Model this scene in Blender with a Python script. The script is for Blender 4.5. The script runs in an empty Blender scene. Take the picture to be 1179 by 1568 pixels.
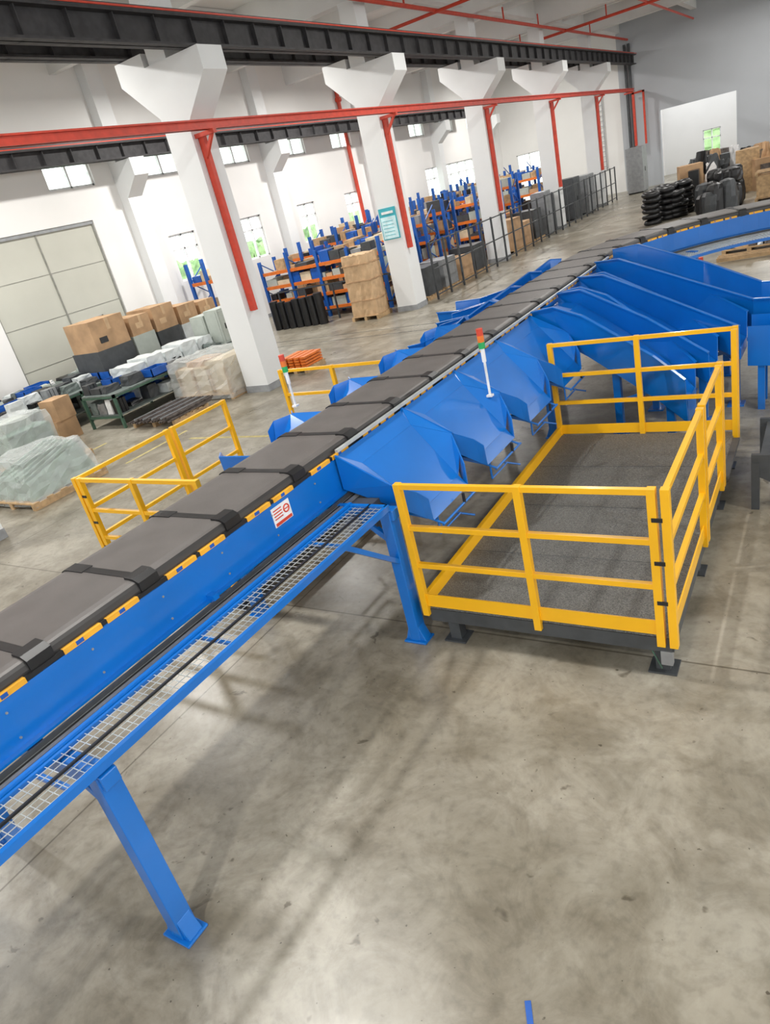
import bpy, math, random
from mathutils import Vector, Matrix
random.seed(7)
sc=bpy.context.scene
try:
    sc.view_settings.view_transform='Standard'
except Exception: pass
# ---------------------------------------------------------------- materials
MATS={}
def mat(name,col,rough=.5,metal=0.,var=.12,scale=6.,bump=0.,bscale=60.,alpha=1.,coat=0.,col2=None,spec=.5):
    m=bpy.data.materials.new(name);m.use_nodes=True
    nt=m.node_tree;b=nt.nodes['Principled BSDF']
    tc=nt.nodes.new('ShaderNodeTexCoord');nz=nt.nodes.new('ShaderNodeTexNoise')
    nz.inputs['Scale'].default_value=scale;nz.inputs['Detail'].default_value=5
    nt.links.new(tc.outputs['Object'],nz.inputs['Vector'])
    cr=nt.nodes.new('ShaderNodeValToRGB')
    c2=col2 if col2 else tuple(min(1,c*(1+var)) for c in col)
    c1=tuple(c*(1-var) for c in col) if not col2 else col
    cr.color_ramp.elements[0].color=(*c1,1);cr.color_ramp.elements[1].color=(*c2,1)
    cr.color_ramp.elements[0].position=.35;cr.color_ramp.elements[1].position=.65
    nt.links.new(nz.outputs['Fac'],cr.inputs[0]);nt.links.new(cr.outputs[0],b.inputs['Base Color'])
    b.inputs['Roughness'].default_value=rough;b.inputs['Metallic'].default_value=metal
    b.inputs['Alpha'].default_value=alpha
    b.inputs['Coat Weight'].default_value=coat
    b.inputs['Coat Roughness'].default_value=.12
    b.inputs['Specular IOR Level'].default_value=spec
    if bump>0:
        n2=nt.nodes.new('ShaderNodeTexNoise');n2.inputs['Scale'].default_value=bscale
        nt.links.new(tc.outputs['Object'],n2.inputs['Vector'])
        bp=nt.nodes.new('ShaderNodeBump');bp.inputs['Strength'].default_value=bump;bp.inputs['Distance'].default_value=.02
        nt.links.new(n2.outputs['Fac'],bp.inputs['Height']);nt.links.new(bp.outputs[0],b.inputs['Normal'])
    MATS[name]=m;return m
BLUE=mat('blue_paint',(.002,.150,.55),.28,var=.06,scale=2,coat=.55)
BLUED=mat('blue_rack_paint',(.01,.10,.42),.45,var=.1)
YEL=mat('yellow_paint',(.92,.48,.008),.34,var=.05,scale=2,coat=.2)
ORY=mat('orange_yellow_label',(.85,.42,.03),.5,var=.1)
BELT=mat('belt_grey_rubber',(.122,.111,.106),.42,var=.10,scale=4,bump=.1,bscale=400)
BELTS=mat('belt_shaded_edge',(.03,.028,.028),.4,var=.1)  # darker belt grey: shading of the belt's side put into the colour
BLK=mat('black_rubber',(.012,.012,.013),.38,var=.2)
DGR=mat('dark_grey_steel',(.055,.06,.065),.45,var=.15)
GRY=mat('grey_metal',(.32,.33,.34),.4,metal=.4,var=.1)
ZINC=mat('galvanised_wire',(.62,.66,.66),.35,metal=.5,var=.1)
WHT=mat('white_plaster',(.82,.81,.79),.8,var=.02,scale=.5)
WHC=mat('white_column_paint',(.79,.80,.80),.7,var=.02,scale=1)
GWALL=mat('shaded_wall_plaster',(.46,.48,.51),.8,var=.03,scale=.4)  # grey carries the shade on the right bay's end wall
CEIL=mat('ceiling_concrete',(.74,.74,.73),.85,var=.05,scale=.6)
DOORM=mat('cream_door_panel',(.52,.52,.455),.6,var=.03,scale=1)
CRANE=mat('crane_dark_steel',(.045,.043,.045),.6,var=.2,spec=.3)
RED=mat('red_paint',(.60,.055,.025),.45,var=.1)
ORG=mat('orange_beam',(.72,.17,.02),.5,var=.1)
CARD=mat('cardboard',(.46,.29,.16),.8,var=.15,scale=3)
CARD2=mat('kraft_paper',(.56,.38,.22),.75,var=.12,scale=5,bump=.4,bscale=12)
WOOD=mat('pallet_wood',(.48,.32,.17),.75,var=.2,scale=8)
WRAP=mat('plastic_wrap',(.82,.85,.84),.12,var=.05,scale=5,bump=.7,bscale=9,alpha=.34,spec=.9)
GOODS=mat('grey_green_goods',(.20,.29,.24),.5,var=.3,scale=5)
CREAM=mat('cream_plywood',(.66,.55,.38),.6,var=.12,scale=4)
GREEN=mat('bench_green_paint',(.06,.13,.09),.5,var=.12)
TOP=mat('bench_top_grey',(.15,.18,.17),.5,var=.2,scale=9)
CRB=mat('blue_plastic',(.01,.10,.45),.4)
WHITE=mat('white_plastic',(.8,.8,.8),.5)
BAG=mat('white_bag',(.62,.66,.66),.35,var=.1)
GLOW=mat('lamp_green_lens',(.02,.35,.10),.3)
CABM=mat('cabinet_grey_green',(.42,.46,.42),.5,var=.05)
TEAL=mat('sign_teal',(.05,.42,.50),.5,var=.05)
SKIRT=mat('skirt_grey',(.30,.31,.32),.7)
SEAM=mat('door_seam',(.26,.26,.23),.7)
STEEL=mat('rusty_steel_bar',(.12,.10,.09),.5,metal=.4,var=.4,scale=10)
GRASS=mat('outdoor_hedge',(.36,.52,.26),.9,var=.3,scale=2)
YARD=mat('outdoor_paving',(.75,.76,.72),.9)
FYEL=mat('faded_yellow_line',(.45,.38,.16),.6,var=.2,scale=8)
DECK=mat('deck_grating',(.06,.06,.057),.42,scale=110,col2=(.21,.21,.195),bump=.6,bscale=130)
GLS=bpy.data.materials.new('window_glass');GLS.use_nodes=True
nt=GLS.node_tree;nt.nodes.clear()
o=nt.nodes.new('ShaderNodeOutputMaterial');mx=nt.nodes.new('ShaderNodeMixShader');t=nt.nodes.new('ShaderNodeBsdfTransparent');g=nt.nodes.new('ShaderNodeBsdfGlossy')
t.inputs[0].default_value=(.96,1,.97,1);g.inputs['Roughness'].default_value=.05;mx.inputs[0].default_value=.06
nt.links.new(t.outputs[0],mx.inputs[1]);nt.links.new(g.outputs[0],mx.inputs[2]);nt.links.new(mx.outputs[0],o.inputs[0])
# floor
FL=bpy.data.materials.new('polished_concrete');FL.use_nodes=True
nt=FL.node_tree;b=nt.nodes['Principled BSDF'];N=nt.nodes.new;Lk=nt.links.new
tc=N('ShaderNodeTexCoord')
def noise(s,d=6,dist=0.,vec=None,r=.5):
    n=N('ShaderNodeTexNoise');n.inputs['Scale'].default_value=s;n.inputs['Detail'].default_value=d;n.inputs['Distortion'].default_value=dist;n.inputs['Roughness'].default_value=r
    Lk(vec or tc.outputs['Object'],n.inputs['Vector']);return n.outputs['Fac']
def ramp(f,p0,c0,p1,c1):
    c=N('ShaderNodeValToRGB');c.color_ramp.elements[0].position=p0;c.color_ramp.elements[1].position=p1
    c.color_ramp.elements[0].color=(*c0,1);c.color_ramp.elements[1].color=(*c1,1);Lk(f,c.inputs[0]);return c.outputs[0]
def mixc(a,bb,mode='MULTIPLY',fac=1.):
    m=N('ShaderNodeMix');m.data_type='RGBA';m.blend_type=mode;m.inputs[0].default_value=fac
    Lk(a,m.inputs[6]);Lk(bb,m.inputs[7]);return m.outputs[2]
base=ramp(noise(.9,10,.6,r=.66),.38,(.260,.232,.180),.62,(.43,.400,.335))
c=mixc(base,ramp(noise(2.6,9,.9,r=.70),.38,(.76,.745,.72),.56,(1,1,1)))
c=mixc(c,ramp(noise(.45,4,1.),.36,(.86,.84,.80),.6,(1,1,1)))
c=mixc(c,ramp(noise(14,4),.30,(.82,.82,.82),.5,(1,1,1)))
c=mixc(c,ramp(noise(6,3,.6),.26,(.48,.46,.43),.31,(1,1,1)))
c=mixc(c,ramp(noise(26,2,.0),.25,(.40,.38,.35),.28,(1,1,1)))
mp=N('ShaderNodeMapping');mp.inputs['Scale'].default_value=(.35,2.2,1);mp.inputs['Rotation'].default_value=(0,0,.9);Lk(tc.outputs['Object'],mp.inputs[0])
c=mixc(c,ramp(noise(.9,5,.3,mp.outputs[0]),.40,(.88,.88,.87),.62,(1.0,1.0,1.0)))
sx=N('ShaderNodeSeparateXYZ');Lk(tc.outputs['Object'],sx.inputs[0])
def joint(ax,off,per):
    a=N('ShaderNodeMath');a.operation='ADD';a.inputs[1].default_value=off;Lk(sx.outputs[ax],a.inputs[0])
    m=N('ShaderNodeMath');m.operation='PINGPONG';m.inputs[1].default_value=per/2;Lk(a.outputs[0],m.inputs[0])
    return ramp(m.outputs[0],.006,(.45,.43,.40),.010,(1,1,1))
c=mixc(c,joint(1,-4.35,5.8));c=mixc(c,joint(0,4.6,6.))
Lk(c,b.inputs['Base Color'])
rr=N('ShaderNodeMapRange');rr.inputs[3].default_value=.18;rr.inputs[4].default_value=.44;Lk(noise(1.2,5),rr.inputs[0]);Lk(rr.outputs[0],b.inputs['Roughness'])
b.inputs['Specular IOR Level'].default_value=.5
# ---------------------------------------------------------------- builder
class B:
    def __init__(s): s.v=[];s.f=[];s.m=[];s.ms=[];s.sm=[]
    def mi(s,m):
        if m not in s.ms:s.ms.append(m)
        return s.ms.index(m)
    def add(s,vs,fs,m,smooth=False):
        o=len(s.v);s.v+= [tuple(v) for v in vs];k=s.mi(m)
        for f in fs:s.f.append([o+i for i in f]);s.m.append(k);s.sm.append(smooth)
    def box(s,x0,x1,y0,y1,z0,z1,m,rot=0,piv=None):
        vs=[(x,y,z) for x in(x0,x1) for y in(y0,y1) for z in(z0,z1)]
        if rot:
            cx,cy=piv or((x0+x1)/2,(y0+y1)/2);c,sn=math.cos(rot),math.sin(rot)
            vs=[(cx+(x-cx)*c-(y-cy)*sn,cy+(x-cx)*sn+(y-cy)*c,z) for x,y,z in vs]
        s.add(vs,[(0,1,3,2),(4,6,7,5),(0,4,5,1),(2,3,7,6),(0,2,6,4),(1,5,7,3)],m)
    def beam(s,p,q,w,h,m,up=(0,0,1)):
        p=Vector(p);q=Vector(q);d=(q-p).normalized();u=Vector(up)
        if abs(d.dot(u))>.98:u=Vector((0,1,0))
        a=d.cross(u).normalized()*w/2;c=a.cross(d).normalized()*h/2
        vs=[p+a+c,p-a+c,p-a-c,p+a-c,q+a+c,q-a+c,q-a-c,q+a-c]
        s.add(vs,[(0,1,2,3),(7,6,5,4),(0,4,5,1),(1,5,6,2),(2,6,7,3),(3,7,4,0)],m)
    def cyl(s,p,q,r,m,n=10,r2=None):
        p=Vector(p);q=Vector(q);d=(q-p).normalized();u=Vector((0,0,1)) if abs(d.z)<.9 else Vector((1,0,0))
        a=d.cross(u).normalized();c=a.cross(d);r2=r if r2 is None else r2
        vs=[p+(a*math.cos(t)+c*math.sin(t))*r for t in [2*math.pi*i/n for i in range(n)]]+[q+(a*math.cos(t)+c*math.sin(t))*r2 for t in [2*math.pi*i/n for i in range(n)]]
        s.add(vs,[(i,(i+1)%n,n+(i+1)%n,n+i) for i in range(n)],m,True)
        s.add(vs,[tuple(range(n))[::-1],tuple(range(n,2*n))],m)
    def torus(s,c,R,r,m,ax=(0,0,1),n=20,k=8):
        c=Vector(c);ax=Vector(ax).normalized();u=ax.orthogonal().normalized();w=ax.cross(u);vs=[]
        for i in range(n):
            t=2*math.pi*i/n;d=u*math.cos(t)+w*math.sin(t)
            for j in range(k):
                a=2*math.pi*j/k;vs.append(c+d*(R+r*math.cos(a))+ax*r*math.sin(a))
        s.add(vs,[(i*k+j,((i+1)%n)*k+j,((i+1)%n)*k+(j+1)%k,i*k+(j+1)%k) for i in range(n) for j in range(k)],m,True)
    def poly(s,vs,m,th=.012):
        vs=[Vector(v) for v in vs];n=Vector((0,0,0))
        for i in range(len(vs)):
            a,b_=vs[i],vs[(i+1)%len(vs)];n+=a.cross(b_)
        n=n.normalized()*th/2;k=len(vs)
        al=[v+n for v in vs]+[v-n for v in vs]
        s.add(al,[tuple(range(k)),tuple(range(k,2*k))[::-1]]+[(i,k+i,k+(i+1)%k,(i+1)%k) for i in range(k)],m)
    def crumple(s,x0,x1,y0,y1,z0,z1,m,j=.04,n=8,taper=.1,skew=(0,0),smooth=False):
        rng=random.Random(int((x0*13+y0*7+z1*3)*100))
        idx={};vs=[];fs=[]
        def vert(i,jj,k):
            key=(i,jj,k)
            if key in idx:return idx[key]
            fx,fy,fz=i/n,jj/n,k/n
            t=1-taper*fz
            cx,cy=(x0+x1)/2,(y0+y1)/2
            x=cx+(x0+(x1-x0)*fx-cx)*t+rng.uniform(-j,j)+skew[0]*fz;y=cy+(y0+(y1-y0)*fy-cy)*t+rng.uniform(-j,j)+skew[1]*fz
            z=z0+(z1-z0)*fz+(rng.uniform(-j,j) if k else 0)
            vs.append((x,y,z));idx[key]=len(vs)-1;return idx[key]
        for a in range(n):
            for b_ in range(n):
                fs.append((vert(a,b_,n),vert(a+1,b_,n),vert(a+1,b_+1,n),vert(a,b_+1,n)))
                fs.append((vert(a,0,b_),vert(a+1,0,b_),vert(a+1,0,b_+1),vert(a,0,b_+1)))
                fs.append((vert(a+1,n,b_),vert(a,n,b_),vert(a,n,b_+1),vert(a+1,n,b_+1)))
                fs.append((vert(0,a+1,b_),vert(0,a,b_),vert(0,a,b_+1),vert(0,a+1,b_+1)))
                fs.append((vert(n,a,b_),vert(n,a+1,b_),vert(n,a+1,b_+1),vert(n,a,b_+1)))
        s.add(vs,fs,m,smooth)
    def pallet(s,x0,x1,y0,y1,z=0,m=None):
        m=m or WOOD
        for i in range(3):
            xx=x0+(x1-x0-.1)*i/2;s.box(xx,xx+.1,y0,y1,z,z+.11,m)
        n=6
        for i in range(n):
            yy=y0+(y1-y0-.12)*i/(n-1);s.box(x0,x1,yy,yy+.12,z+.11,z+.135,m)
    def obj(s,name,parent=None,bevel=0.,xf=None):
        me=bpy.data.meshes.new(name)
        vs=[xf(v) for v in s.v] if xf else s.v
        me.from_pydata(vs,[],s.f)
        for m in s.ms:me.materials.append(m)
        for i,p in enumerate(me.polygons):p.material_index=s.m[i];p.use_smooth=s.sm[i]
        me.update();ob=bpy.data.objects.new(name,me);bpy.context.collection.objects.link(ob)
        if parent:ob.parent=parent
        if bevel:
            md=ob.modifiers.new('bevel','BEVEL');md.width=bevel;md.segments=2;md.limit_method='ANGLE';md.angle_limit=math.radians(50)
        return ob
def shear(v): return (v[0]+.029*(min(v[1],12.4)-5),v[1],v[2])
# ---------------------------------------------------------------- room
XW=-19.6;YE=50.2;ZC=9.3;XR=13;YB=-9
b_=B();b_.box(XW-.3,XR+.3,YB-.3,YE+.3,-.2,0,FL);b_.obj('floor')
b_=B();b_.box(-60,60,-50,100,-.4,-.22,YARD);b_.obj('ground_outside')
def wall(name,axis,pos,th,a0,a1,z0,z1,holes,m):
    bb=B();As=sorted({a0,a1}|{h[0] for h in holes}|{h[1] for h in holes});Zs=sorted({z0,z1}|{h[2] for h in holes}|{h[3] for h in holes})
    for i in range(len(As)-1):
        run=None
        for k in range(len(Zs)-1):
            ca=(As[i]+As[i+1])/2;cz=(Zs[k]+Zs[k+1])/2
            hole=any(h[0]<ca<h[1] and h[2]<cz<h[3] for h in holes)
            if not hole:
                if run is None:run=Zs[k]
            if (hole or k==len(Zs)-2) and run is not None:
                top=Zs[k] if hole else Zs[k+1]
                if axis=='x':bb.box(pos,pos+th,As[i],As[i+1],run,top,m)
                else:bb.box(As[i],As[i+1],pos,pos+th,run,top,m)
                run=None
    return bb.obj(name)
wins=[]
up=[15.4+3.82*k for k in range(9)]
for y in up: wins.append((y-.85,y+.85,5.75,6.65))
for k in range(5):
    y=19.1+3.82*k; wins.append((y-.65,y+.65,2.3,3.85))
wins.append((38.5,46.5,2.3,4.1))
DY0,DY1,DZ=11.4,15.65,4.8
wall('wall_left','x',XW-.25,.25,YB,YE,0,ZC,wins+[(DY0,DY1,0,DZ)],WHT)
nwin=0
def window(axis,pos,a0,a1,z0,z1,nm,nh=1):
    global nwin;nwin+=1
    bb=B();w=.06
    def bx(A0,A1,Z0,Z1,mm,d0=-.05,d1=.05):
        if axis=='x':bb.box(pos+d0,pos+d1,A0,A1,Z0,Z1,mm)
        else:bb.box(A0,A1,pos+d0,pos+d1,Z0,Z1,mm)
    bx(a0,a1,z0,z0+w,WHITE);bx(a0,a1,z1-w,z1,WHITE);bx(a0,a0+w,z0,z1,WHITE);bx(a1-w,a1,z0,z1,WHITE)
    for i in range(1,nm+1):
        a=a0+(a1-a0)*i/(nm+1);bx(a-w/2,a+w/2,z0,z1,WHITE)
    for i in range(1,nh+1):
        z=z0+(z1-z0)*(.68 if nh==1 else i/(nh+1));bx(a0,a1,z-w/2,z+w/2,WHITE)
    bx(a0+.01,a1-.01,z0+.01,z1-.01,GLS,-.008,.008)
    bb.obj('window_%d'%nwin)
for h in wins: window('x',XW-.12,*h,(1 if h[1]-h[0]<2 else 6),nh=(0 if h[2]>5 else 1))
bb=B();bb.box(XW-.17,XW-.08,DY0+.01,DY1-.01,0,DZ-.01,DOORM)
mid=(DY0+DY1)/2
for y in (DY0+.02,mid,DY1-.06):bb.box(XW-.08,XW-.05,y,y+.04,0,DZ-.01,SEAM)
for z in (1.2,2.4,3.6):bb.box(XW-.08,XW-.07,DY0+.01,DY1-.01,z,z+.015,SEAM)
bb.box(XW-.08,XW-.03,DY0+.01,DY1-.01,DZ-.1,DZ-.01,SKIRT)
bb.box(XW-.08,XW-.05,13.8,14.7,0,2.05,DOORM)
for a in((13.75,13.8,0,2.1),(14.7,14.75,0,2.1)):bb.box(XW-.08,XW-.04,a[0],a[1],a[2],a[3],SKIRT)
bb.box(XW-.08,XW-.04,13.75,14.75,2.05,2.1,SKIRT);bb.obj('door_1')
ew=[(-18.6,-16.0,.6,3.6)]
wall('wall_far_white','y',YE,.25,XW,-11.6,0,ZC,ew,WHT);window('y',YE+.1,*ew[0],2)
wall('wall_far','y',YE,.25,-11.6,XR,0,ZC,[(-9.35,-5.2,0,4.1),(0,4,0,4.1)],GWALL)
bb=B();bb.box(-10.6,-10.5,YE+.25,YE+7,0,5,WHT);bb.box(-3.6,-3.5,YE+.25,YE+7,0,5,WHT);bb.obj('wall_annex_sides')
wall('wall_annex','y',YE+7,.2,-10.6,-3.5,0,5,[(-8.0,-6.9,.6,2.3)],WHT);window('y',YE+7.1,-8.0,-6.9,.6,2.3,1)
bb=B();bb.box(-10.6,-3.5,YE+.3,YE+7,-.2,0,FL);bb.obj('floor_annex')
bb=B()
for x in(-9.45,-5.2):bb.box(x,x+.1,YE-.03,YE,0,4.2,GWALL)
bb.obj('trim_1')
rw=[(YB+1+6*k,YB+6+6*k,1.0,8.2) for k in range(9)]
wall('wall_right','x',XR,.25,YB,YE,0,ZC,rw,WHT)
bw=[(XW+1.5+6.2*k,XW+6.3+6.2*k,1.2,8.0) for k in range(5)]
wall('wall_back','y',YB-.25,.25,XW,XR,0,ZC,bw,WHT)
bb=B();bb.box(XW-.3,XR+.3,YB-.3,YE+.3,ZC,ZC+.2,CEIL);bb.obj('ceiling')
COLY=[12.35+7.65*k for k in range(-2,5)]
bb=B()
for y in COLY:
    bb.box(XW,XR,y-.2,y+.2,8.35,ZC,CEIL)
for y in [q+3.8 for q in COLY]: bb.box(XW,XR,y-.12,y+.12,8.75,ZC,CEIL)
for x in(-15.5,-11.5,-7.3,-3,1.3,5.6,9.9):bb.box(x-.15,x+.15,YB,YE,8.65,ZC-.01,CEIL)
bb.obj('ceiling_beams')
bb=B()
for k in range(6):
    y=17.3+7.65*(k-1)
    if y>YE-1:break
    bb.box(XW,XW+.35,y-.3,y+.3,0,ZC,WHC)
    y0,y1=y-.3,y+.3
    x0=XW+.35;x1=XW+1.0
    bb.add([(x0,y0,5.2),(x1,y0,5.75),(x1,y0,6.25),(x0,y0,6.25),(x0,y1,5.2),(x1,y1,5.75),(x1,y1,6.25),(x0,y1,6.25)],[(0,1,2,3),(7,6,5,4),(0,4,5,1),(1,5,6,2),(2,6,7,3)],WHC)
bb.obj('wall_left_pilasters')
bb=B();bb.box(XW,XW+.012,YB,DY0-.1,0,.15,SKIRT);bb.box(XW,XW+.012,DY1+.1,YE,0,.15,SKIRT);bb.obj('baseboard_left')
for y in COLY:
    bb=B();x0,x1=-11.85,-11.15
    bb.box(x0,x1,y-.35,y+.35,0,6.83,WHC)
    bb.box(x0+.1,x1-.1,y-.3,y+.3,6.83,8.35,WHC)
    bb.box(x0-.012,x1+.012,y-.362,y+.362,0,.16,SKIRT)
    for sx_ in(1,-1):
        xa=x1 if sx_>0 else x0;xb=xa+sx_*.80
        y0,y1=y-.35,y+.35;q=0 if sx_>0 else .25
        vs=[(xa,y0,5.65+q),(xb,y0,6.42+q),(xb,y0,6.83+q),(xa,y0,6.83+q),(xa,y1,5.65+q),(xb,y1,6.42+q),(xb,y1,6.83+q),(xa,y1,6.83+q)]
        bb.add(vs,[(0,1,2,3),(7,6,5,4),(0,4,5,1),(1,5,6,2),(2,6,7,3),(0,3,7,4)],WHC)
    bb.obj('concrete_column')
def crane(x,z0,z1,ya,yb):
    bb=B();bb.box(x-.16,x+.16,ya,yb,z0,z0+.04,CRANE);bb.box(x-.18,x+.18,ya,yb,z1-.04,z1,CRANE);bb.box(x-.02,x+.02,ya,yb,z0,z1,CRANE)
    y=ya+.3
    while y<yb:
        bb.box(x-.12,x+.12,y,y+.02,z0,z1,CRANE);y+=.95
    bb.box(x-.05,x+.05,ya,yb,z1,z1+.12,DGR)
    bb.box(x+.18,x+.2,ya,yb,z1+.02,z1+.05,RED)
    bb.obj('crane_runway_beam')
crane(-10.62,6.84,7.34,YB,YE-.2);crane(-12.38,7.09,7.56,YB,YE-.2);crane(XW+.8,6.26,6.72,YB,43.6)
bb=B();xr=-10.72
bb.box(xr-.08,xr+.08,YB,YE-.3,5.60,5.63,RED);bb.box(xr-.08,xr+.08,YB,YE-.3,5.46,5.49,RED);bb.box(xr-.03,xr+.03,YB,YE-.3,5.46,5.63,RED)
for y in COLY+[YE-.6]:
    bb.box(-11.15,xr+.1,y-.28,y-.18,5.38,5.46,RED)
    if y<YE-1:
        bb.box(-11.14,-11.00,y-.21,y-.10,1.85,5.40,RED)
        bb.beam((xr,y-.22,5.40),(-11.05,y-.22,5.0),.06,.06,RED)
    else:
        bb.box(-10.75,-10.62,y-.1,y+.05,2.5,5.4,RED);bb.box(-10.15,-10.05,y-.1,y+.05,2.5,5.4,RED);bb.box(-10.75,-10.05,y-.1,y+.05,5.3,5.4,RED)
bb.obj('red_cable_rail')
bb=B()
bb.cyl((-10.9,18,8.2),(-10.9,YE-.2,8.2),.06,RED);bb.cyl((-16,37.6,8.15),(10,37.6,8.15),.06,RED)
bb.cyl((-16,24,8.15),(10,24,8.15),.05,RED);bb.cyl((-7.3,18,8.2),(-7.3,YE-.2,8.2),.05,RED)
for x in(-13,-9,-5,-1):bb.cyl((x,37.6,8.15),(x,37.6,8.7),.03,RED)
for y in(22,30,34,42):bb.cyl((-10.9,y,8.2),(-10.9,y,8.64),.03,RED)
bb.obj('sprinkler_pipe')
bb=B();bb.cyl((XW+.12,31,0),(XW+.12,31,8.7),.09,RED);bb.cyl((XW+.13,30.9,7.7),(XW+.13,31.1,7.7),.12,RED);bb.obj('red_riser_pipe')
bb=B()
for x in(-11.2,-10.95):bb.box(x,x+.12,YE-.15,YE-.02,0,8,DGR)
bb.obj('cable_duct')
bb=B()
for x in(-13.2,-12.7):bb.box(x,x+.05,YE-.15,YE-.1,1.5,6,GRY)
for k in range(15):bb.box(-13.2,-12.65,YE-.14,YE-.11,1.7+.29*k,1.73+.29*k,GRY)
for z in(1.6,5.9):
    for x in(-13.2,-12.7):bb.box(x,x+.05,YE-.12,YE,z,z+.04,GRY)
bb.obj('wall_ladder')
# ---------------------------------------------------------------- conveyor
emp=bpy.data.objects.new('sorting_conveyor',None);bpy.context.collection.objects.link(emp)
XRt,XL=-3.5,-4.28;XC=(XRt+XL)/2
Ystart=-5.2;Yst=12.4;RC=XRt+2.95
def path(s):
    L1=Yst-Ystart
    Rm=RC-XC
    if s<=L1:return Vector((XC,Ystart+s,0)),Vector((0,1,0)),Vector((1,0,0))
    s2=s-L1;La=Rm*math.pi/2
    if s2<=La:
        a=s2/Rm
        r=Vector((math.cos(a),-math.sin(a),0))
        return Vector((RC,Yst,0))-r*Rm,Vector((math.sin(a),math.cos(a),0)),r
    s3=s2-La
    return Vector((RC+s3,Yst+Rm,0)),Vector((1,0,0)),Vector((0,-1,0))
TOT=(Yst-Ystart)+(RC-XC)*math.pi/2+5.0
def strip(bb,off0,off1,z0,z1,m,s0=0,s1=TOT,step=.3,top=True):
    n=max(1,int((s1-s0)/step));vs=[];fs=[]
    for i in range(n+1):
        p,t,r=path(s0+(s1-s0)*i/n)
        for o_,z in((off0,z0),(off1,z0),(off1,z1),(off0,z1)):
            q=p+r*o_;vs.append((q.x,q.y,z))
    for i in range(n):
        a=i*4;c_=a+4
        for j in range(4):fs.append((a+j,a+(j+1)%4,c_+(j+1)%4,c_+j))
    fs.append((3,2,1,0));fs.append((n*4,n*4+1,n*4+2,n*4+3));bb.add(vs,fs,m)
HW=(XRt-XL)/2
bb=B()
strip(bb,HW-.02,HW+.03,1.40,1.70,BLUE);strip(bb,-HW-.03,-HW+.02,1.40,1.70,BLUE)
strip(bb,HW-.02,HW+.07,1.385,1.40,BLUE)
strip(bb,-HW+.02,HW-.02,1.5,1.53,DGR)
strip(bb,HW+.09,HW+.16,1.34,1.36,GRY);strip(bb,HW+.09,HW+.102,1.34,1.39,DGR);strip(bb,HW+.12,HW+.13,1.36,1.366,BLK);strip(bb,HW+.20,HW+.225,1.33,1.38,BLUE,0,Yst-Ystart-8.3)
strip(bb,HW+.03,HW+.06,1.74,1.765,ZINC,4.3-Ystart,Yst-Ystart)
# small bolts in the side panel
for k in range(22):
    y=-1+.55*k
    if y<4.2:
        bb.cyl((XRt+.03,y,1.62),(XRt+.036,y,1.62),.008,GRY,6);bb.cyl((XRt+.03,y,1.45),(XRt+.036,y,1.45),.008,GRY,6)
for y in(.75,2.6):bb.box(XRt+.03,XRt+.10,y,y+.05,1.37,1.43,BLUE)
bb.obj('side_frame',emp,xf=shear)
bb=B();pitch=.78;n=int(TOT/pitch);bs=B()
prof=[(-HW,1.70),(-HW,1.775),(-HW+.025,1.797),(-HW+.07,1.803),(HW-.07,1.803),(HW-.03,1.797),(HW-.012,1.788)]
side_=[(HW-.012,1.788),(HW,1.77),(HW+.006,1.74),(HW+.006,1.70)]
def sect(bd,s0,s1,prof,m,k=3,sm=False):
    vs=[];fs=[];P_=len(prof)
    for i in range(k+1):
        p,t,r=path(s0+(s1-s0)*i/k)
        for o_,z in prof:
            q=p+r*o_;vs.append((q.x,q.y,z))
    for i in range(k):
        for j in range(P_-1):fs.append((i*P_+j,i*P_+j+1,(i+1)*P_+j+1,(i+1)*P_+j))
    if P_>4:fs.append(tuple(range(P_))[::-1]);fs.append(tuple(range(k*P_,(k+1)*P_)))
    bd.add(vs,fs,m,sm)
kprof=[(-HW-.01,1.69),(-HW-.01,1.785),(-HW+.05,1.807),(HW-.05,1.807),(HW+.004,1.785),(HW+.008,1.69)]
lip=[(HW-.13,1.70),(HW-.11,1.818),(HW-.03,1.814),(HW+.018,1.79),(HW+.018,1.685)]
lipL=[(-HW+.24,1.70),(-HW+.22,1.810),(-HW+.03,1.810),(-HW-.014,1.79),(-HW-.014,1.685)]
lab=B()
for i in range(n):
    s=i*pitch+.42
    sect(bb,s+.03,s+pitch-.03,prof,BELT)
    sect(bs,s+.03,s+pitch-.03,side_,BELTS)
    sect(bs,s+pitch-.03,s+pitch+.03,kprof,BLK,1)
    sect(bs,s+pitch-.05,s+pitch+.10,lip,BLK,1)
    sect(bs,s+pitch-.045,s+pitch+.045,lipL[::-1],BLK,1)
    strip(lab,HW+.0,HW+.035,1.695,1.728,ORY,s+.14,s+.40,.2);strip(lab,HW+.0,HW+.035,1.695,1.728,ORY,s+.44,s+.68,.2)
    strip(lab,HW+.0,HW+.03,1.695,1.728,BLK,s+.40,s+.44,.2);strip(lab,HW+.0,HW+.03,1.695,1.728,BLK,s-.1,s+.14,.2)
    strip(lab,HW+.0,HW+.037,1.70,1.725,CRB,s+.22,s+.27,.2);strip(lab,HW+.0,HW+.037,1.70,1.725,CRB,s+.53,s+.57,.2)
bb.obj('carrier_belts',emp,xf=shear);bs.obj('belt_dividers',emp,xf=shear);lab.obj('edge_labels',emp,xf=shear)
bb=B();tx0,tx1=-3.26,-2.93;tz=1.34
bb.box(tx1-.015,tx1+.015,Ystart,4.1,tz-.02,tz+.03,BLUE)
bb.box(tx0-.01,tx0+.01,Ystart,4.1,tz-.01,tz+.02,BLUE)
wt=.004
y=Ystart
while y<4.1:
    bb.box(tx0,tx1,y,y+wt,tz+.008,tz+.012,ZINC);y+=.05
x=tx0+.04
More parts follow.
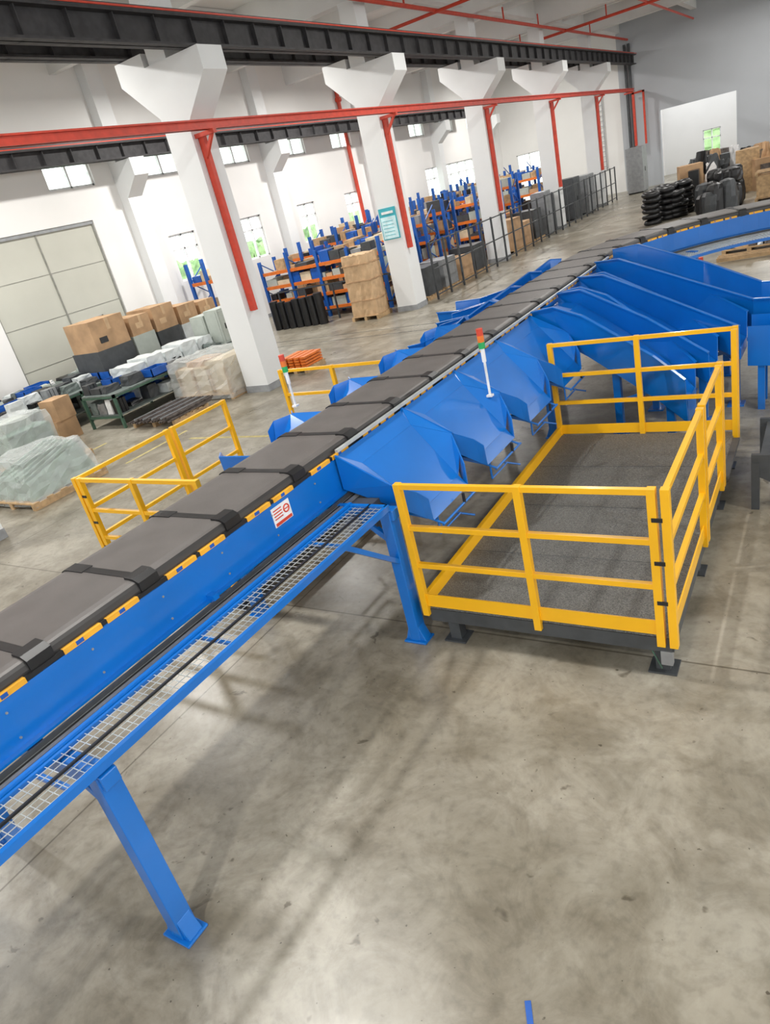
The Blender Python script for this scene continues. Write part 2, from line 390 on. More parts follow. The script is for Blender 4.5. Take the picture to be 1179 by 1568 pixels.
while x<tx1:
    bb.box(x,x+wt,Ystart,4.1,tz+.012,tz+.016,ZINC);x+=.05
bb.box(-3.10,-3.085,Ystart,4.1,tz+.016,tz+.03,BLK)
yy=Ystart+.3
while yy<4:
    bb.box(tx0-.16,tx1,yy,yy+.03,tz-.03,tz-.01,BLUE);yy+=1.2
# cross rail + machinery at the tray end, under the first chute
bb.box(-3.45,-2.93,4.06,4.10,tz-.02,tz+.03,BLUE)
bb.box(-3.40,-3.12,4.15,4.55,1.12,1.34,DGR);bb.cyl((-3.3,4.15,1.2),(-3.3,3.95,1.2),.06,GRY,12)
bb.beam((-2.96,3.5,1.32),(-2.96,4.12,.82),.04,.04,BLUE)
bb.obj('mesh_cable_tray',emp,xf=shear)
bb=B()
s0=Yst-Ystart-.3
strip(bb,HW+.03,HW+.07,1.36,1.40,BLUE,s0);strip(bb,HW+.60,HW+.64,1.28,1.33,BLUE,s0)
for i in range(9):strip(bb,HW+.08+.06*i,HW+.088+.06*i,1.33,1.338,ZINC,s0)
k=0
while s0+k*.07<TOT:
    s=s0+k*.07;p,t,r=path(s);a=p+r*(HW+.05);c_=p+r*(HW+.62);bb.beam((a.x,a.y,1.34),(c_.x,c_.y,1.33),.008,.008,ZINC);k+=1
bb.obj('curve_mesh_guard',emp,xf=shear)
bb=B()
def leg(x,y,z1=1.3,dirx=1):
    bb.box(x-.05,x+.05,y-.06,y+.06,.02,z1,BLUE)
    bb.box(x-.11,x+.11,y-.08,y+.08,0,.02,BLUE)
    bb.poly([(x-.1,y,.02),(x+.1,y,.02),(x+.05,y,.16),(x-.05,y,.16)],BLUE,.1)
for y in(-4.6,-1.7,1.27,4.15):
    leg(-2.98,y);leg(-4.86,y)
    bb.box(-4.95,-2.9,y-.05,y+.05,1.22,1.31,BLUE)
    bb.beam((-2.98,y,.98),(-3.3,y,1.24),.05,.05,BLUE);bb.beam((-4.86,y,1.0),(-4.5,y,1.24),.05,.05,BLUE)
for y in(8.80,12.0):
    leg(-3.35,y,1.38);leg(-4.42,y,1.38);bb.box(-4.5,-3.3,y-.05,y+.05,1.3,1.38,BLUE)
for s in(Yst-Ystart+2.6,Yst-Ystart+5.3,Yst-Ystart+8.5):
    p,t,r=path(s)
    for o_ in(-.5,.75):
        q=p+r*o_;leg(q.x,q.y,1.3)
    a=p-r*.55;c_=p+r*.8;bb.beam((a.x,a.y,1.3),(c_.x,c_.y,1.3),.08,.1,BLUE)
bb.obj('support_legs',emp,bevel=.006,xf=shear)
bb=B();sy=3.40;xs=XRt+.031
bb.box(xs,xs+.005,sy,sy+.21,1.51,1.665,WHITE);bb.box(xs+.005,xs+.007,sy+.01,sy+.20,1.515,1.54,RED)
bb.torus((xs+.006,sy+.16,1.605),.030,.006,RED,ax=(1,0,0));bb.box(xs+.005,xs+.008,sy+.135,sy+.185,1.60,1.608,RED)
for z in(1.635,1.612,1.589,1.566):bb.box(xs+.005,xs+.007,sy+.015,sy+.11,z,z+.009,RED)
bb.obj('warning_sticker',emp,xf=shear)
# ---------------------------------------------------------------- chutes
def mir(x,side): return x if side>0 else 2*XC-x
def small_chute(a,b2,side):
    bb=B();c_=(a+b2)/2
    def p(x,y,z):return (mir(x,side),y,z)
    up=.0 if side>0 else .38
    xi,xm,xr_,xo=XRt+.05,-3.30,-2.97,-2.85
    fin0,fin1=p(xi,a+.02,1.71),p(xi,b2-.02,1.71)
    fm0,fm1=p(xm,a+.13,1.60+up*.1),p(xm,b2-.13,1.60+up*.1)
    fo0,fo1=p(xo,a+.24,1.14+up*.6),p(xo,b2-.24,1.14+up*.6)
    bb.poly([fin0,fin1,fm1,fm0],BLUE);bb.poly([fm0,fm1,fo1,fo0],BLUE)
    for ya,sg,fi,fm,fo in((a,1,fin0,fm0,fo0),(b2,-1,fin1,fm1,fo1)):
        I=p(xi,ya,1.73);R=p(xr_,ya+.005*sg,1.46+up*.7);O=p(xo+.01,ya+.15*sg,1.33+up);Ob=p(xo+.02,ya+.20*sg,1.06)
        bb.poly([I,R,fm],BLUE);bb.poly([fi,I,fm],BLUE)
        bb.poly([R,O,fo],BLUE);bb.poly([R,fo,fm],BLUE)
        bb.poly([I,R,p(xr_,ya+.03*sg,1.24),p(xi,ya,1.42)],BLUE)
        bb.poly([R,O,Ob,p(xr_,ya+.03*sg,1.24)],BLUE)
        bb.poly([O,p(xo+.07,ya+.21*sg,1.24+up),p(xo+.07,ya+.22*sg,1.03),Ob],BLUE)
    bb.poly([fo0,fo1,p(xo+.07,b2-.22,1.03),p(xo+.07,a+.22,1.03)],BLUE)
    yo0,yo1=a+.26,b2-.26
    z=1.02
    bb.cyl(p(xo-.25,yo0,z+.1),p(xo+.14,yo0,z-.04),.011,BLUE,6);bb.cyl(p(xo-.25,yo1,z+.1),p(xo+.14,yo1,z-.04),.011,BLUE,6)
    bb.cyl(p(xo+.14,yo0-.02,z-.04),p(xo+.14,yo1+.02,z-.04),.012,BLUE,6)
    bb.cyl(p(xo+.14,c_+.1,z-.04),p(xo+.14,c_+.1,z+.05),.014,BLK,6);bb.cyl(p(xo+.02,yo0+.1,z+.02),p(xo+.02,yo0+.1,z-.2),.010,BLUE,6);bb.cyl(p(xo+.02,yo0+.1,z-.2),p(xo+.02,yo1-.1,z-.2),.010,BLUE,6)
    bb.cyl(p(xo-.02,yo1-.1,z-.2),p(xo+.12,yo1-.02,z-.26),.010,BLUE,6)
    bb.beam(p(xi-.02,a+.05,1.3),p(xo,a+.25,1.05),.035,.035,BLUE);bb.beam(p(xi-.02,b2-.05,1.3),p(xo,b2-.25,1.05),.035,.035,BLUE)
    bb.obj('sorting_chute',xf=shear)
for side in(1,-1):
    for k in range(4):small_chute(4.26+1.12*k,5.37+1.12*k,side)
def trough(secs,name,side,legs=(),deep=.12):
    bb=B()
    def p(x,y,z):return (mir(x,side),y,z)
    for i in range(len(secs)-1):
        x,y0,y1,z,h=secs[i];X,Y0,Y1,Z,H_=secs[i+1]
        bb.poly([p(x,y0,z),p(x,y1,z),p(X,Y1,Z),p(X,Y0,Z)],BLUE)
        for (a,c_,sg) in((y0,Y0,-1),(y1,Y1,1)):
            bb.poly([p(x,a,z-deep),p(x,a+.07*sg,z+h),p(X,c_+.07*sg,Z+H_),p(X,c_,Z-deep)],BLUE)
            bb.beam(p(x,a+.085*sg,z+h),p(X,c_+.085*sg,Z+H_),.045,.015,BLUE)
    X,Y0,Y1,Z,H_=secs[-1]
    bb.poly([p(X,Y0,Z-deep),p(X,Y1,Z-deep),p(X,Y1,Z+.02),p(X,Y0,Z+.02)],BLUE)
    for (x,y,z) in legs:
        x=mir(x,side);bb.box(x-.045,x+.045,y-.045,y+.045,.02,z,BLUE);bb.box(x-.1,x+.1,y-.1,y+.1,0,.02,BLUE)
    for i in range(0,len(legs)-1,2):
        a,c_=legs[i],legs[i+1];bb.beam(p(a[0],a[1],a[2]-.05),p(c_[0],c_[1],c_[2]-.05),.06,.08,BLUE)
        bb.beam(p(a[0],a[1],.45),p(c_[0],c_[1],.75),.04,.05,BLUE)
    bb.obj(name,xf=shear)
A=[(-3.44,8.86,9.75,1.64,.12),(-3.12,8.80,9.72,1.60,.20),(-2.72,8.66,9.55,1.40,.28),(-1.85,8.34,8.98,.90,.30),(-1.5,8.25,8.72,.62,.30)]
Bc=[(-3.44,9.87,10.7,1.64,.12),(-3.05,9.70,10.62,1.56,.24),(-2.1,9.2,10.05,1.16,.28),(-1.35,8.85,9.35,.74,.30)]
C=[(-3.44,10.82,11.6,1.64,.14),(-3.0,10.58,11.48,1.56,.24),(-2.0,9.95,10.85,1.20,.28),(-1.1,9.45,10.0,.84,.32)]
Dd=[(-3.44,11.72,12.6,1.66,.16),(-3.0,11.42,12.45,1.58,.28),(-1.9,10.75,11.8,1.24,.30),(-1.05,10.3,11.1,.98,.30),(-.2,10.2,10.9,.90,.34)]
trough(A,'slide_chute',1,[(-2.45,8.85,1.0),(-1.75,8.55,.68)],.26)
trough(Bc,'slide_chute',1,[(-2.2,9.75,1.0),(-1.5,9.25,.65)])
trough(C,'slide_chute',1,[(-1.9,10.4,1.0),(-1.2,9.8,.70)])
trough(Dd,'slide_chute',1,[(-1.5,11.1,.95),(-.6,10.7,.80)])
def short(s): return [(-3.44+(x+3.44)*.42,y0+(0 if i==0 else .25),y1+(0 if i==0 else .1),max(z,1.30),h*.9) for i,(x,y0,y1,z,h) in enumerate(s)]
for s in(A,Bc,C,Dd):trough(short(s),'slide_chute',-1,[(-3.0,s[0][1]+.4,1.2)])
bb=B();x0,x1,y0,y1=-.9,.6,9.55,10.05
bb.poly([(x0,y0,.72),(x1,y0,.66),(x1,y1,.66),(x0,y1,.72)],BLUE)
bb.poly([(x0,y0,.60),(x1,y0,.50),(x1,y0,1.02),(x0,y0,1.10)],BLUE);bb.poly([(x0,y1,.68),(x1,y1,.6),(x1,y1,1.04),(x0,y1,1.12)],BLUE)
for x in(x0+.15,x1-.1):
    for y in(y0+.06,y1-.06):bb.box(x-.04,x+.04,y-.04,y+.04,.0,.70,BLUE)
bb.obj('collection_tray')
# ---------------------------------------------------------------- platforms
def platform(x0,x1,y0,y1,side):
    bb=B();zd=.36;T=1.17
    bb.box(x0+.02,x1-.02,y0+.02,y1-.02,zd-.03,zd,DECK)
    for y in(y0+.05,(y0+y1)/2,y1-.05):bb.box(x0+.02,x1-.02,y-.04,y+.04,zd-.15,zd-.03,DGR)
    for x in(x0+.05,x1-.05):bb.box(x-.04,x+.04,y0+.02,y1-.02,zd-.15,zd-.03,DGR)
    for q in(1,2,3):
        yy=y0+(y1-y0)*q/4;bb.box(x0+.04,x1-.04,yy,yy+.004,zd,zd+.002,DGR)
    for x in(x0+.2,x1-.10):
        for y in(y0+.1,y0+1.45,y0+2.7,y1-.15):
            bb.box(x-.05,x+.05,y-.05,y+.05,.015,zd-.1,DGR);bb.box(x-.10,x+.10,y-.09,y+.09,0,.015,DGR)
    def post(x,y):bb.box(x-.028,x+.028,y-.028,y+.028,zd-.08,zd+T,YEL)
    def rails(xa,ya,xb,yb):
        for z in(T-.025,T*.66,T*.36):bb.beam((xa,ya,zd+z),(xb,yb,zd+z),.04,.042,YEL)
        bb.beam((xa,ya,zd+.07),(xb,yb,zd+.07),.012,.12,YEL)
    xo,xi=(x1,x0) if side>0 else(x0,x1)
    s=1 if side>0 else -1
    rails(xi,y0,xo-.085*s,y0);post(xi,y0);post((xi+xo)/2,y0);post(xo-.085*s,y0);post(xo,y0)
    rails(xi,y1,xo,y1);post(xi,y1);post((xi+xo)/2,y1);post(xo,y1)
    ym=y0+1.42;yn=y0+2.5
    rails(xo,y0,xo,ym);post(xo,ym);post(xo,ym+.10);rails(xo,ym+.10,xo,yn);post(xo,yn)
    if side>0: post(xo,y1-.12);post(xo,yn+.1)
    bb.beam((xi,y0,zd+.05),(xi,y1,zd+.05),.04,.12,YEL)
    for z in(.3,.62,.95):
        xa=xo-.07*s;bb.box(xa-.02,xa+.05,y0-.034,y0-.024,zd+z-.015,zd+z+.015,BLK)
    if side>0:
        a,c_=yn+.12,y1-.2
        bb.box(xo-.02,xo+.05,a,c_,zd-.03,zd,DGR)
        bb.box(xo-.10,xo-.02,y0+.0,y0+.05,.10,.22,GRY);bb.cyl((xo-.16,y0+.02,.2),(xo-.1,y0+.02,.05),.006,GREEN,6);bb.cyl((xo-.16,y0+.02,.2),(xo-.14,y0+.06,.3),.006,GREEN,6)
    bb.obj('operator_platform',bevel=.004)
platform(-2.86,-.865,4.16,7.98,1)
platform(-7.1,-5.15,4.16,7.98,-1)
bb=B()
for k in range(3):
    z=.55-.2*k;x=-.55+.3*k;bb.box(x,x+.3,6.85,7.75,z-.03,z,DGR)
for y in(6.83,7.77):
    bb.poly([(-.62,y,.58),(-.62,y,.38),(.15,y,0),(.4,y,0),(.4,y,.12),(-.2,y,.58)],DGR,.04)
    bb.box(-.62,-.55,y-.03,y+.03,0,.5,DGR)
bb.obj('access_steps')
def tower(x,y,z0,zt,zc):
    bb=B();bb.cyl((x,y,z0),(x,y,zt-.2),.014,WHITE,8);bb.cyl((x,y,zt-.34),(x,y,zt-.2),.022,WHITE,10)
    bb.cyl((x,y,zt-.2),(x,y,zt-.135),.034,GLOW,12);bb.cyl((x,y,zt-.135),(x,y,zt-.07),.034,ORG,12);bb.cyl((x,y,zt-.07),(x,y,zt),.034,RED,12)
    bb.box(x-.03,x+.03,y-.03,y+.03,z0,z0+.02,WHITE);bb.obj('tower_light')
tower(-2.99,6.40,1.45,2.16,0);tower(-5.30,6.05,1.58,2.2,0)
# ---------------------------------------------------------------- left storage area
rng=random.Random(3)
def bench(x0,x1,y0,y1,stuff):
    bb=B();z=.82
    bb.box(x0,x1,y0,y1,z-.03,z,TOP);bb.box(x0,x1,y0,y0+.03,z-.08,z-.03,GREEN);bb.box(x0,x0+.03,y0,y1,z-.08,z-.03,GREEN);bb.box(x1-.03,x1,y0,y1,z-.08,z-.03,GREEN)
    bb.box(x0+.05,x1-.05,y0+.05,y1-.05,.30,.33,TOP)
    n=max(2,int((y1-y0)/1.8)+1)
    for i in range(n):
        y=y0+.03+(y1-y0-.06)*i/(n-1)
        for x in(x0+.03,x1-.03):bb.box(x-.03,x+.03,y-.03,y+.03,0,z+.0,GREEN)
        bb.box(x0,x1,y-.02,y+.02,.25,.30,GREEN)
    o=bb.obj('workbench')
    r=random.Random(stuff);bb=B()
    for zz,hm in((z,.30),(.33,.36)):
        y=y0+.1
        while y<y1-.5:
            x=x0+.08
            while x<x1-.3:
                w=r.uniform(.18,.42);d=r.uniform(.25,.5);h=r.uniform(.05,hm);kind=r.random()
                m=r.choice([DGR,CABM,BLK,TOP,WHITE,TOP,GRY,DGR,BAG,BLK])
                if kind<.14:
                    w=.42;d=.55
                    bb.box(x,x+w,y,y+d,zz,zz+.02,CRB)
                    for q in((x,x+.02,y,y+d),(x+w-.02,x+w,y,y+d),(x,x+w,y,y+.02),(x,x+w,y+d-.02,y+d)):bb.box(q[0],q[1],q[2],q[3],zz,zz+.2,CRB)
                    for q in range(4):bb.box(x+.05,x+w-.05,y+.06+.12*q,y+.12+.12*q,zz+.02,zz+.12,DGR)
                elif kind<.3:
                    for q in range(3):bb.box(x+.02*q,x+w,y+.1*q,y+.08+.1*q,zz,zz+h,m)
                elif kind<.9:
                    bb.crumple(x,x+w,y,y+d,zz,zz+h,m,.012,3,.12)
                x+=w+.04
            y+=r.uniform(.45,.6)
    bb.obj('bench_parts',o)
bench(-15.2,-13.95,9.9,15.6,1);bench(-17.3,-16.0,8.6,16.2,2);bench(-19.0,-17.7,8.0,16.2,5)
bb=B()
for k,(y,w,h,h2) in enumerate(((11.5,1.2,.70,.76),(12.75,.8,.75,.50),(13.6,.9,.65,.66),(14.55,.8,.6,.52),(15.4,.75,.55,.5))):
    bb.box(-17.2,-16.1,y,y+w-.03,.83,.83+h,[DGR,CABM,DGR,BAG,CABM][k]);bb.box(-17.15,-16.1,y+.03,y+w-.06,.83+h,.83+h+h2,CARD)
    bb.box(-17.16,-16.09,y+w*.45,y+w*.55,.83+h+h2*.6,.83+h+h2+.004,CARD2);bb.box(-16.09,-16.085,y+.2,y+.45,.9+h+.1,.9+h+.25,BLK if k==0 else CARD2)
bb.obj('cardboard_box_stack')
bb=B()
for k in range(5):
    bb.crumple(-15.15,-14.35,10.9+.6*k,11.45+.6*k,.83,1.18+.05*(k%2),BAG,.015,4,.06)
bb.obj('wrapped_parts_bundle')
bb=B();bb.box(-15.15,-14.62,14.0,14.9,.83,1.65,CABM);bb.box(-14.6,-14.1,14.05,14.9,.83,1.75,CABM);bb.box(-14.1,-14.085,14.1,14.85,.88,1.7,CABM);bb.box(-14.085,-14.07,14.2,14.24,1.2,1.35,BLK)
bb.box(-15.1,-14.65,13.985,14.0,.88,1.6,CABM);bb.box(-14.55,-14.15,14.035,14.05,.88,1.7,CABM);bb.obj('electrical_cabinet',bevel=.01)
bb=B();bb.box(-15.75,-15.25,9.1,9.65,0,.5,CARD);bb.box(-15.65,-15.3,9.095,9.1,.15,.35,CARD2);bb.box(-15.7,-15.2,9.15,9.65,.5,1.0,CARD,.12);bb.obj('cardboard_box_stack')
bb=B();bb.pallet(-13.65,-12.2,9.9,11.0)
for i in range(26):
    x=-13.6+.055*i;z=.15+.035*random.random();bb.beam((x,9.7+random.uniform(0,.15),z),(x+random.uniform(-.08,.12),11.2+random.uniform(-.2,.15),z+.02),.035,.035,STEEL)
for i in range(12):
    x=-13.4+.1*i;bb.beam((x,9.8,.22),(x+.1,11.2,.24),.035,.035,GRY if i%3==0 else STEEL)
bb.obj('steel_bar_pallet')
bb=B();bb.pallet(-13.85,-11.95,11.6,13.1);bb.box(-13.75,-12.7,11.7,13.0,.135,.78,CREAM);bb.box(-12.65,-12.05,11.7,13.0,.135,.92,CREAM)
bb.box(-13.5,-12.9,11.9,12.6,.78,.90,CARD);bb.box(-13.72,-13.68,11.68,13.02,.135,.80,CARD)
for k in range(4):bb.box(-13.72+.55*k,-13.66+.55*k,11.66,11.7,.135,.78,WOOD)
bb.crumple(-13.9,-11.93,11.55,13.15,.04,.99,WRAP,.035,8,.05);bb.obj('plastic_wrapped_crate')
bb=B();bb.pallet(-13.1,-11.6,5.9,7.5);
bb.add([(-13.0,6.0,.14),(-11.7,6.0,.14),(-11.7,7.4,.14),(-13.0,7.4,.14),(-12.9,6.1,.50),(-11.8,6.1,.40),(-11.9,7.3,.72),(-12.8,7.3,.76)],[(0,1,5,4),(1,2,6,5),(2,3,7,6),(3,0,4,7),(4,5,6,7)],GOODS)
for k in range(6):bb.beam((-12.85+.17*k,6.12,.50-.012*k),(-12.75+.16*k,7.28,.80-.005*k),.05,.04,GOODS)
bb.crumple(-13.08,-11.62,5.92,7.48,.05,.84,WRAP,.03,7,.2);bb.obj('wrapped_pallet_load')
bb=B();bb.pallet(-15.6,-14.2,7.3,8.5);bb.box(-15.5,-14.3,7.4,8.4,.14,.80,GOODS);bb.box(-15.4,-14.8,7.5,8.3,.80,1.0,CABM);bb.crumple(-15.58,-14.22,7.32,8.48,.05,1.06,WRAP,.03,7,.08);bb.obj('wrapped_pallet_load')
bb=B();bb.pallet(-14.0,-13.2,7.6,8.4)
for k in range(4):bb.box(-13.95+.05*k,-13.3,7.65,8.3,.14+.08*k,.20+.08*k,GRY)
bb.obj('metal_sheet_pallet')
bb=B();bb.pallet(-11.75,-10.95,13.3,14.1)
for k in range(4):
    for q in range(4):bb.box(-11.72+.2*q,-11.57+.2*q,13.33,14.05,.14+.07*k,.19+.07*k,ORG)
bb.obj('orange_beam_bundle')
bb=B();bb.pallet(-13.25,-12.2,19.0,19.85);bb.crumple(-13.2,-12.25,19.05,19.8,.13,2.0,CARD2,.02,9,.03)
for z in(.6,1.2,1.7):bb.box(-13.22,-12.23,19.03,19.82,z,z+.03,CARD)
bb.obj('kraft_wrapped_package')
bb=B()
for i in range(7):
    x=-16.7+.33*i;bb.cyl((x,19.45,0),(x,19.45,.95+random.uniform(-.05,.1)),.155,BLK,14)
bb.obj('black_material_rolls')
bb=B()
for y in(16.6,17.3):bb.box(-19,-5.5,y,y+.03,0,.003,DGR)
bb.obj('floor_track_lines')
bb=B();bb.box(-13.6,-13.52,3.5,9.0,0,.002,FYEL);bb.box(-11.0,-8.2,9.1,9.18,0,.002,FYEL);bb.box(-11.6,-11.52,7.9,9.6,0,.002,FYEL);bb.obj('floor_marking_lines')
# ---------------------------------------------------------------- pallet racks
def rack(x0,x1,y,depth,h,bay,seed,levels=3):
    bb=B();r=random.Random(seed);n=max(1,round((x1-x0)/bay));gb=B()
    for i in range(n+1):
        x=x0+(x1-x0)*i/n
        for yy in(y,y+depth):bb.box(x-.055,x+.055,yy-.05,yy+.05,0,h+r.uniform(-.1,.25),BLUED)
        for k in range(int(h/.5)):bb.beam((x,y+(depth if k%2 else 0),.2+.5*k),(x,y+(0 if k%2 else depth),.2+.5*(k+1)),.03,.03,BLUED)
    for l in range(levels):
        z=.30+l*(h-.5)/max(1,levels-.6)
        for yy in(y,y+depth):bb.box(x0,x1,yy-.03,yy+.03,z-.06,z+.05,ORG)
        bb.box(x0+.05,x1-.05,y+.04,y+depth-.04,z,z+.02,WOOD)
        X=x0+.08
        while X<x1-.3:
            w=r.uniform(.22,.6);hh=r.uniform(.15,.50)
            if r.random()<.93:
                Y0=y+.04
                while Y0<y+depth-.3:
                    d=r.uniform(.25,.6);gb.box(X,min(X+w,x1-.05),Y0,min(Y0+d,y+depth-.05),z+.02,z+.02+hh*r.uniform(.6,1),r.choice([CARD,CARD2,DGR,CABM,CRB,WOOD,BLK,CREAM,CARD,DGR,CRB,GRY]));Y0+=d+.03
            X+=w+.03
    o=bb.obj('pallet_rack');gb.obj('stored_goods',o)
for k,(y,h) in enumerate(((20.7,2.2),(22.4,2.4),(24.1,2.6),(25.8,2.8),(28.9,2.7),(30.9,2.8),(33,2.9),(36.9,2.9),(39.2,3.0))):
    rack(-17.9,-12.7,y,.9,h,1.3,11+k,4)
rack(-19.1,-17.5,18.3,.8,2.7,.8,19,3)
bb=B();xf_=-11.0
ys=[20.9+1.05*k for k in range(24)]
for y in ys:bb.box(xf_-.03,xf_+.03,y-.03,y+.03,0,1.8,DGR)
for z in(.15,.95,1.75):bb.box(xf_-.015,xf_+.015,ys[0],ys[-1],z-.02,z+.02,DGR)
for x in(-16.9,-15.7,-14.5,-13.4,-12.0):bb.box(x-.025,x+.025,20.08,20.13,0,1.2,DGR)
bb.box(-16.9,-12.0,20.09,20.12,1.15,1.2,DGR);bb.box(-16.9,-12.0,20.09,20.12,.3,.34,DGR)
bb.obj('storage_fence')
bb=B();r=random.Random(9)
for k in range(9):
    y=20.9+1.35*k
    if 26.0<y<28.2:continue
    bb.pallet(-12.4,-11.3,y,y+1.15)
    bb.box(-12.35,-11.35,y+.05,y+1.1,.14,.14+r.choice([.7,.9,1.2]),r.choice([CARD,GRY,DGR,DGR]))
bb.obj('palletised_goods')
for (x,y,w,h,m) in((-11.9,33.2,.9,1.9,GRY),(-11.9,34.0,.8,1.7,DGR),(-12.2,38,1.2,2.0,DGR),(-12.2,40.0,1.4,1.9,GRY),(-10.7,46.6,1.3,2.5,GRY)):
    bb=B();bb.box(x,x+w*.7,y,y+w,.08,h,m);bb.box(x+.03,x+w*.7-.03,y+.03,y+w-.03,0,.08,BLK);bb.box(x+w*.7,x+w*.7+.015,y+.03,y+w/2-.01,.12,h-.04,m);bb.box(x+w*.7,x+w*.7+.015,y+w/2+.01,y+w-.03,.12,h-.04,m)
    bb.box(x+w*.7+.015,x+w*.7+.04,y+w/2-.06,y+w/2-.03,h*.45,h*.55,BLK);bb.obj('storage_cabinet')
bb=B();bb.box(-11.8,-11.22,19.62,19.645,2.2,3.1,TEAL);bb.box(-11.77,-11.25,19.61,19.62,2.23,2.85,mat('sign_pale_blue',(.62,.85,.9),.5))
for k in range(5):bb.box(-11.72,-11.35,19.605,19.61,2.32+.1*k,2.335+.1*k,TEAL)
bb.box(-11.7,-11.3,19.605,19.62,2.93,3.0,WHITE);bb.obj('workshop_notice_board')
# ---------------------------------------------------------------- far right goods
r=random.Random(21)
def bag(bb,x,y,z,R,H_,m):
    n=12;vs=[]
    for i,(f,q) in enumerate(((0,.8),(.12,1),(.45,1.04),(.8,.98),(.95,.75),(1,.25))):
        for j in range(n):
            t=2*math.pi*j/n;k=1+r.uniform(-.07,.07);vs.append((x+R*q*k*math.cos(t),y+R*q*k*math.sin(t),z+H_*f))
    fs=[(i*n+j,i*n+(j+1)%n,(i+1)*n+(j+1)%n,(i+1)*n+j) for i in range(5) for j in range(n)];fs.append(tuple(range(5*n,6*n)))
    bb.add(vs,fs,m,False)
bb=B()
for i in range(16):
    x=-6.3+r.uniform(0,1.0);y=30.6+r.uniform(0,2.8)
    for k in range(r.randint(3,6)):bb.torus((x+r.uniform(-.06,.06),y,k*.2+.1),.26,.10,BLK,ax=(r.uniform(-.1,.1),r.uniform(-.1,.1),1),n=14,k=6)
bb.obj('tyre_pile')
bb=B()
for i in range(26):
    x=-4.45+r.uniform(0,1.1);y=30.4+r.uniform(0,3.2);bag(bb,x,y,0,r.uniform(.26,.36),r.uniform(.7,1.15),r.choice([BLK,BLK,DGR]))
for i in range(6):bag(bb,-4.4+r.uniform(0,1.0),31.6+r.uniform(0,1.5),.9,.3,.5,BLK)
bb.obj('black_wrapped_sacks')
bb=B()
for i in range(90):
    x=-6.2+r.uniform(0,10);y=34.8+r.uniform(0,8);w=r.uniform(.4,1.0);d=r.uniform(.4,1.0);h=r.uniform(.5,1.7)
    bb.box(x,x+w,y,y+d,0,h,r.choice([CARD,BLK,DGR,CARD,WOOD,STEEL,DGR]),r.uniform(0,.6))
for i in range(90):
    x=-6.2+r.uniform(0,9.5);y=34.6+r.uniform(0,7);bb.crumple(x,x+.6,y,y+.6,.5,1.2+r.uniform(0,.7),r.choice([BLK,CARD,DGR,BLK,STEEL,CARD,WHITE]),.06,4,.45)
bb.obj('stacked_goods_pile')
bb=B();bb.pallet(-2.7,-1.5,31.6,32.8);bb.box(-2.65,-1.55,31.65,32.75,.14,.9,WOOD);bb.pallet(-2.7,-1.5,31.6,32.8,.9);bb.pallet(-1.3,-.1,31.5,32.7);bb.box(-1.2,-.2,31.6,32.6,.14,1.2,CARD);bb.obj('wooden_crate')
bb=B()
for i in range(40):
    x=-4.6+r.uniform(0,1.6);y=18.6+r.uniform(0,2.2);w=r.uniform(.08,.32)
    bb.box(x,x+w,y,y+w*1.2,0,r.uniform(.05,.25),r.choice([CARD,WHITE,RED,BLK,GRY,WOOD]),r.uniform(0,1.5))
bb.obj('scattered_packing_debris')
bb=B()
for k in range(3):
    x0=-2.6+1.5*k
    bb.pallet(x0,x0+1.3,21.2,22.3)
    for j in range(6):bb.crumple(x0+.1+.18*j,x0+.26+.18*j,21.3,22.2,.14,.14+r.uniform(.15,.6),r.choice([GRY,STEEL,CARD,BLK,WOOD]),.02,3,.2)
for j in range(3):bb.beam((-2.6,20.2+.2*j,.08),(1.5,20.3+.2*j,.1),.06,.1,WOOD)
bb.obj('parts_pallets')
bb=B()
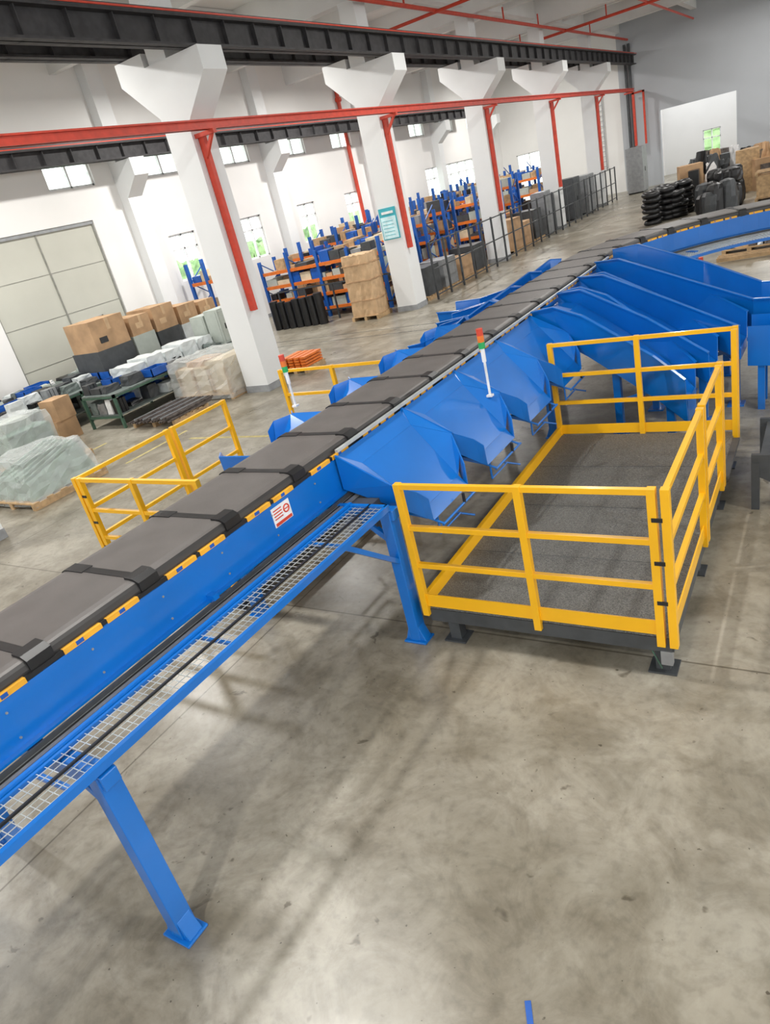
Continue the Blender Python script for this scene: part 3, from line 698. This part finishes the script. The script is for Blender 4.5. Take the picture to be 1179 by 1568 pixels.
for i in range(10):
    x=-7.6+r.uniform(0,1.6);y=19.5+r.uniform(0,3.5);bb.box(x,x+.5,y,y+.25,0,.06,r.choice([CRB,WOOD,CARD]),r.uniform(0,1.5))
bb.obj('loose_floor_boards')
bb=B();bb.beam((-1.12,1.68,.003),(-1.03,1.5,.003),.03,.002,CRB);bb.obj('blue_floor_mark')
for x,y in((-15.5,10),(-15.5,18),(-15.5,26),(-15.5,34),(-15.5,44),(-6,4),(-6,19),(-6,34),(5,4),(5,19),(5,34),(-1,-4),(-15.5,2),(-3,45)):  # hall lamps; more of them added over the left bay to brighten it
    bb=B();bb.cyl((x,y,8.2),(x,y,8.3),.28,GRY,20);bb.cyl((x,y,8.3),(x,y,8.5),.28,GRY,20,.08);bb.cyl((x,y,8.5),(x,y,8.64),.012,DGR,6);bb.obj('high_bay_lamp')
    l=bpy.data.lights.new('high_bay_light','AREA');l.shape='DISK';l.size=.5;l.energy=480 if x<-10 else 400;l.color=(1,.98,.94)
    o=bpy.data.objects.new('high_bay_light',l);o.location=(x,y,8.18);bpy.context.collection.objects.link(o)
bb=B()
for k in range(24):bb.crumple(-41,-38,4+2.5*k,6.7+2.5*k,-.2,2.0+random.uniform(0,.7),GRASS,.25,6,.2)
bb.obj('hedge_outside')
bb=B();bb.crumple(-20,2,73,75,-.2,2.4,GRASS,.25,10,.2);bb.obj('hedge_outside')
w=bpy.data.worlds.new('World');sc.world=w;w.use_nodes=True;nt=w.node_tree;bg=nt.nodes['Background']
bg.inputs[0].default_value=(.97,.985,1,1);bg.inputs[1].default_value=2.7
F=1058.
Zw=Vector((-.2241,.883,.4123)).normalized();Yw=Vector((.490,.467,-.736));Yw=(Yw-Zw*Yw.dot(Zw)).normalized();Xw=Yw.cross(Zw)
M=Matrix((Xw,Yw,Zw)).to_4x4();M.translation=Vector((0,0,3.6))
cam=bpy.data.cameras.new('camera');co=bpy.data.objects.new('camera',cam);co.matrix_world=M
cam.sensor_fit='VERTICAL';cam.sensor_height=36;cam.lens=36*F/1568;cam.clip_end=300
bpy.context.collection.objects.link(co);sc.camera=co
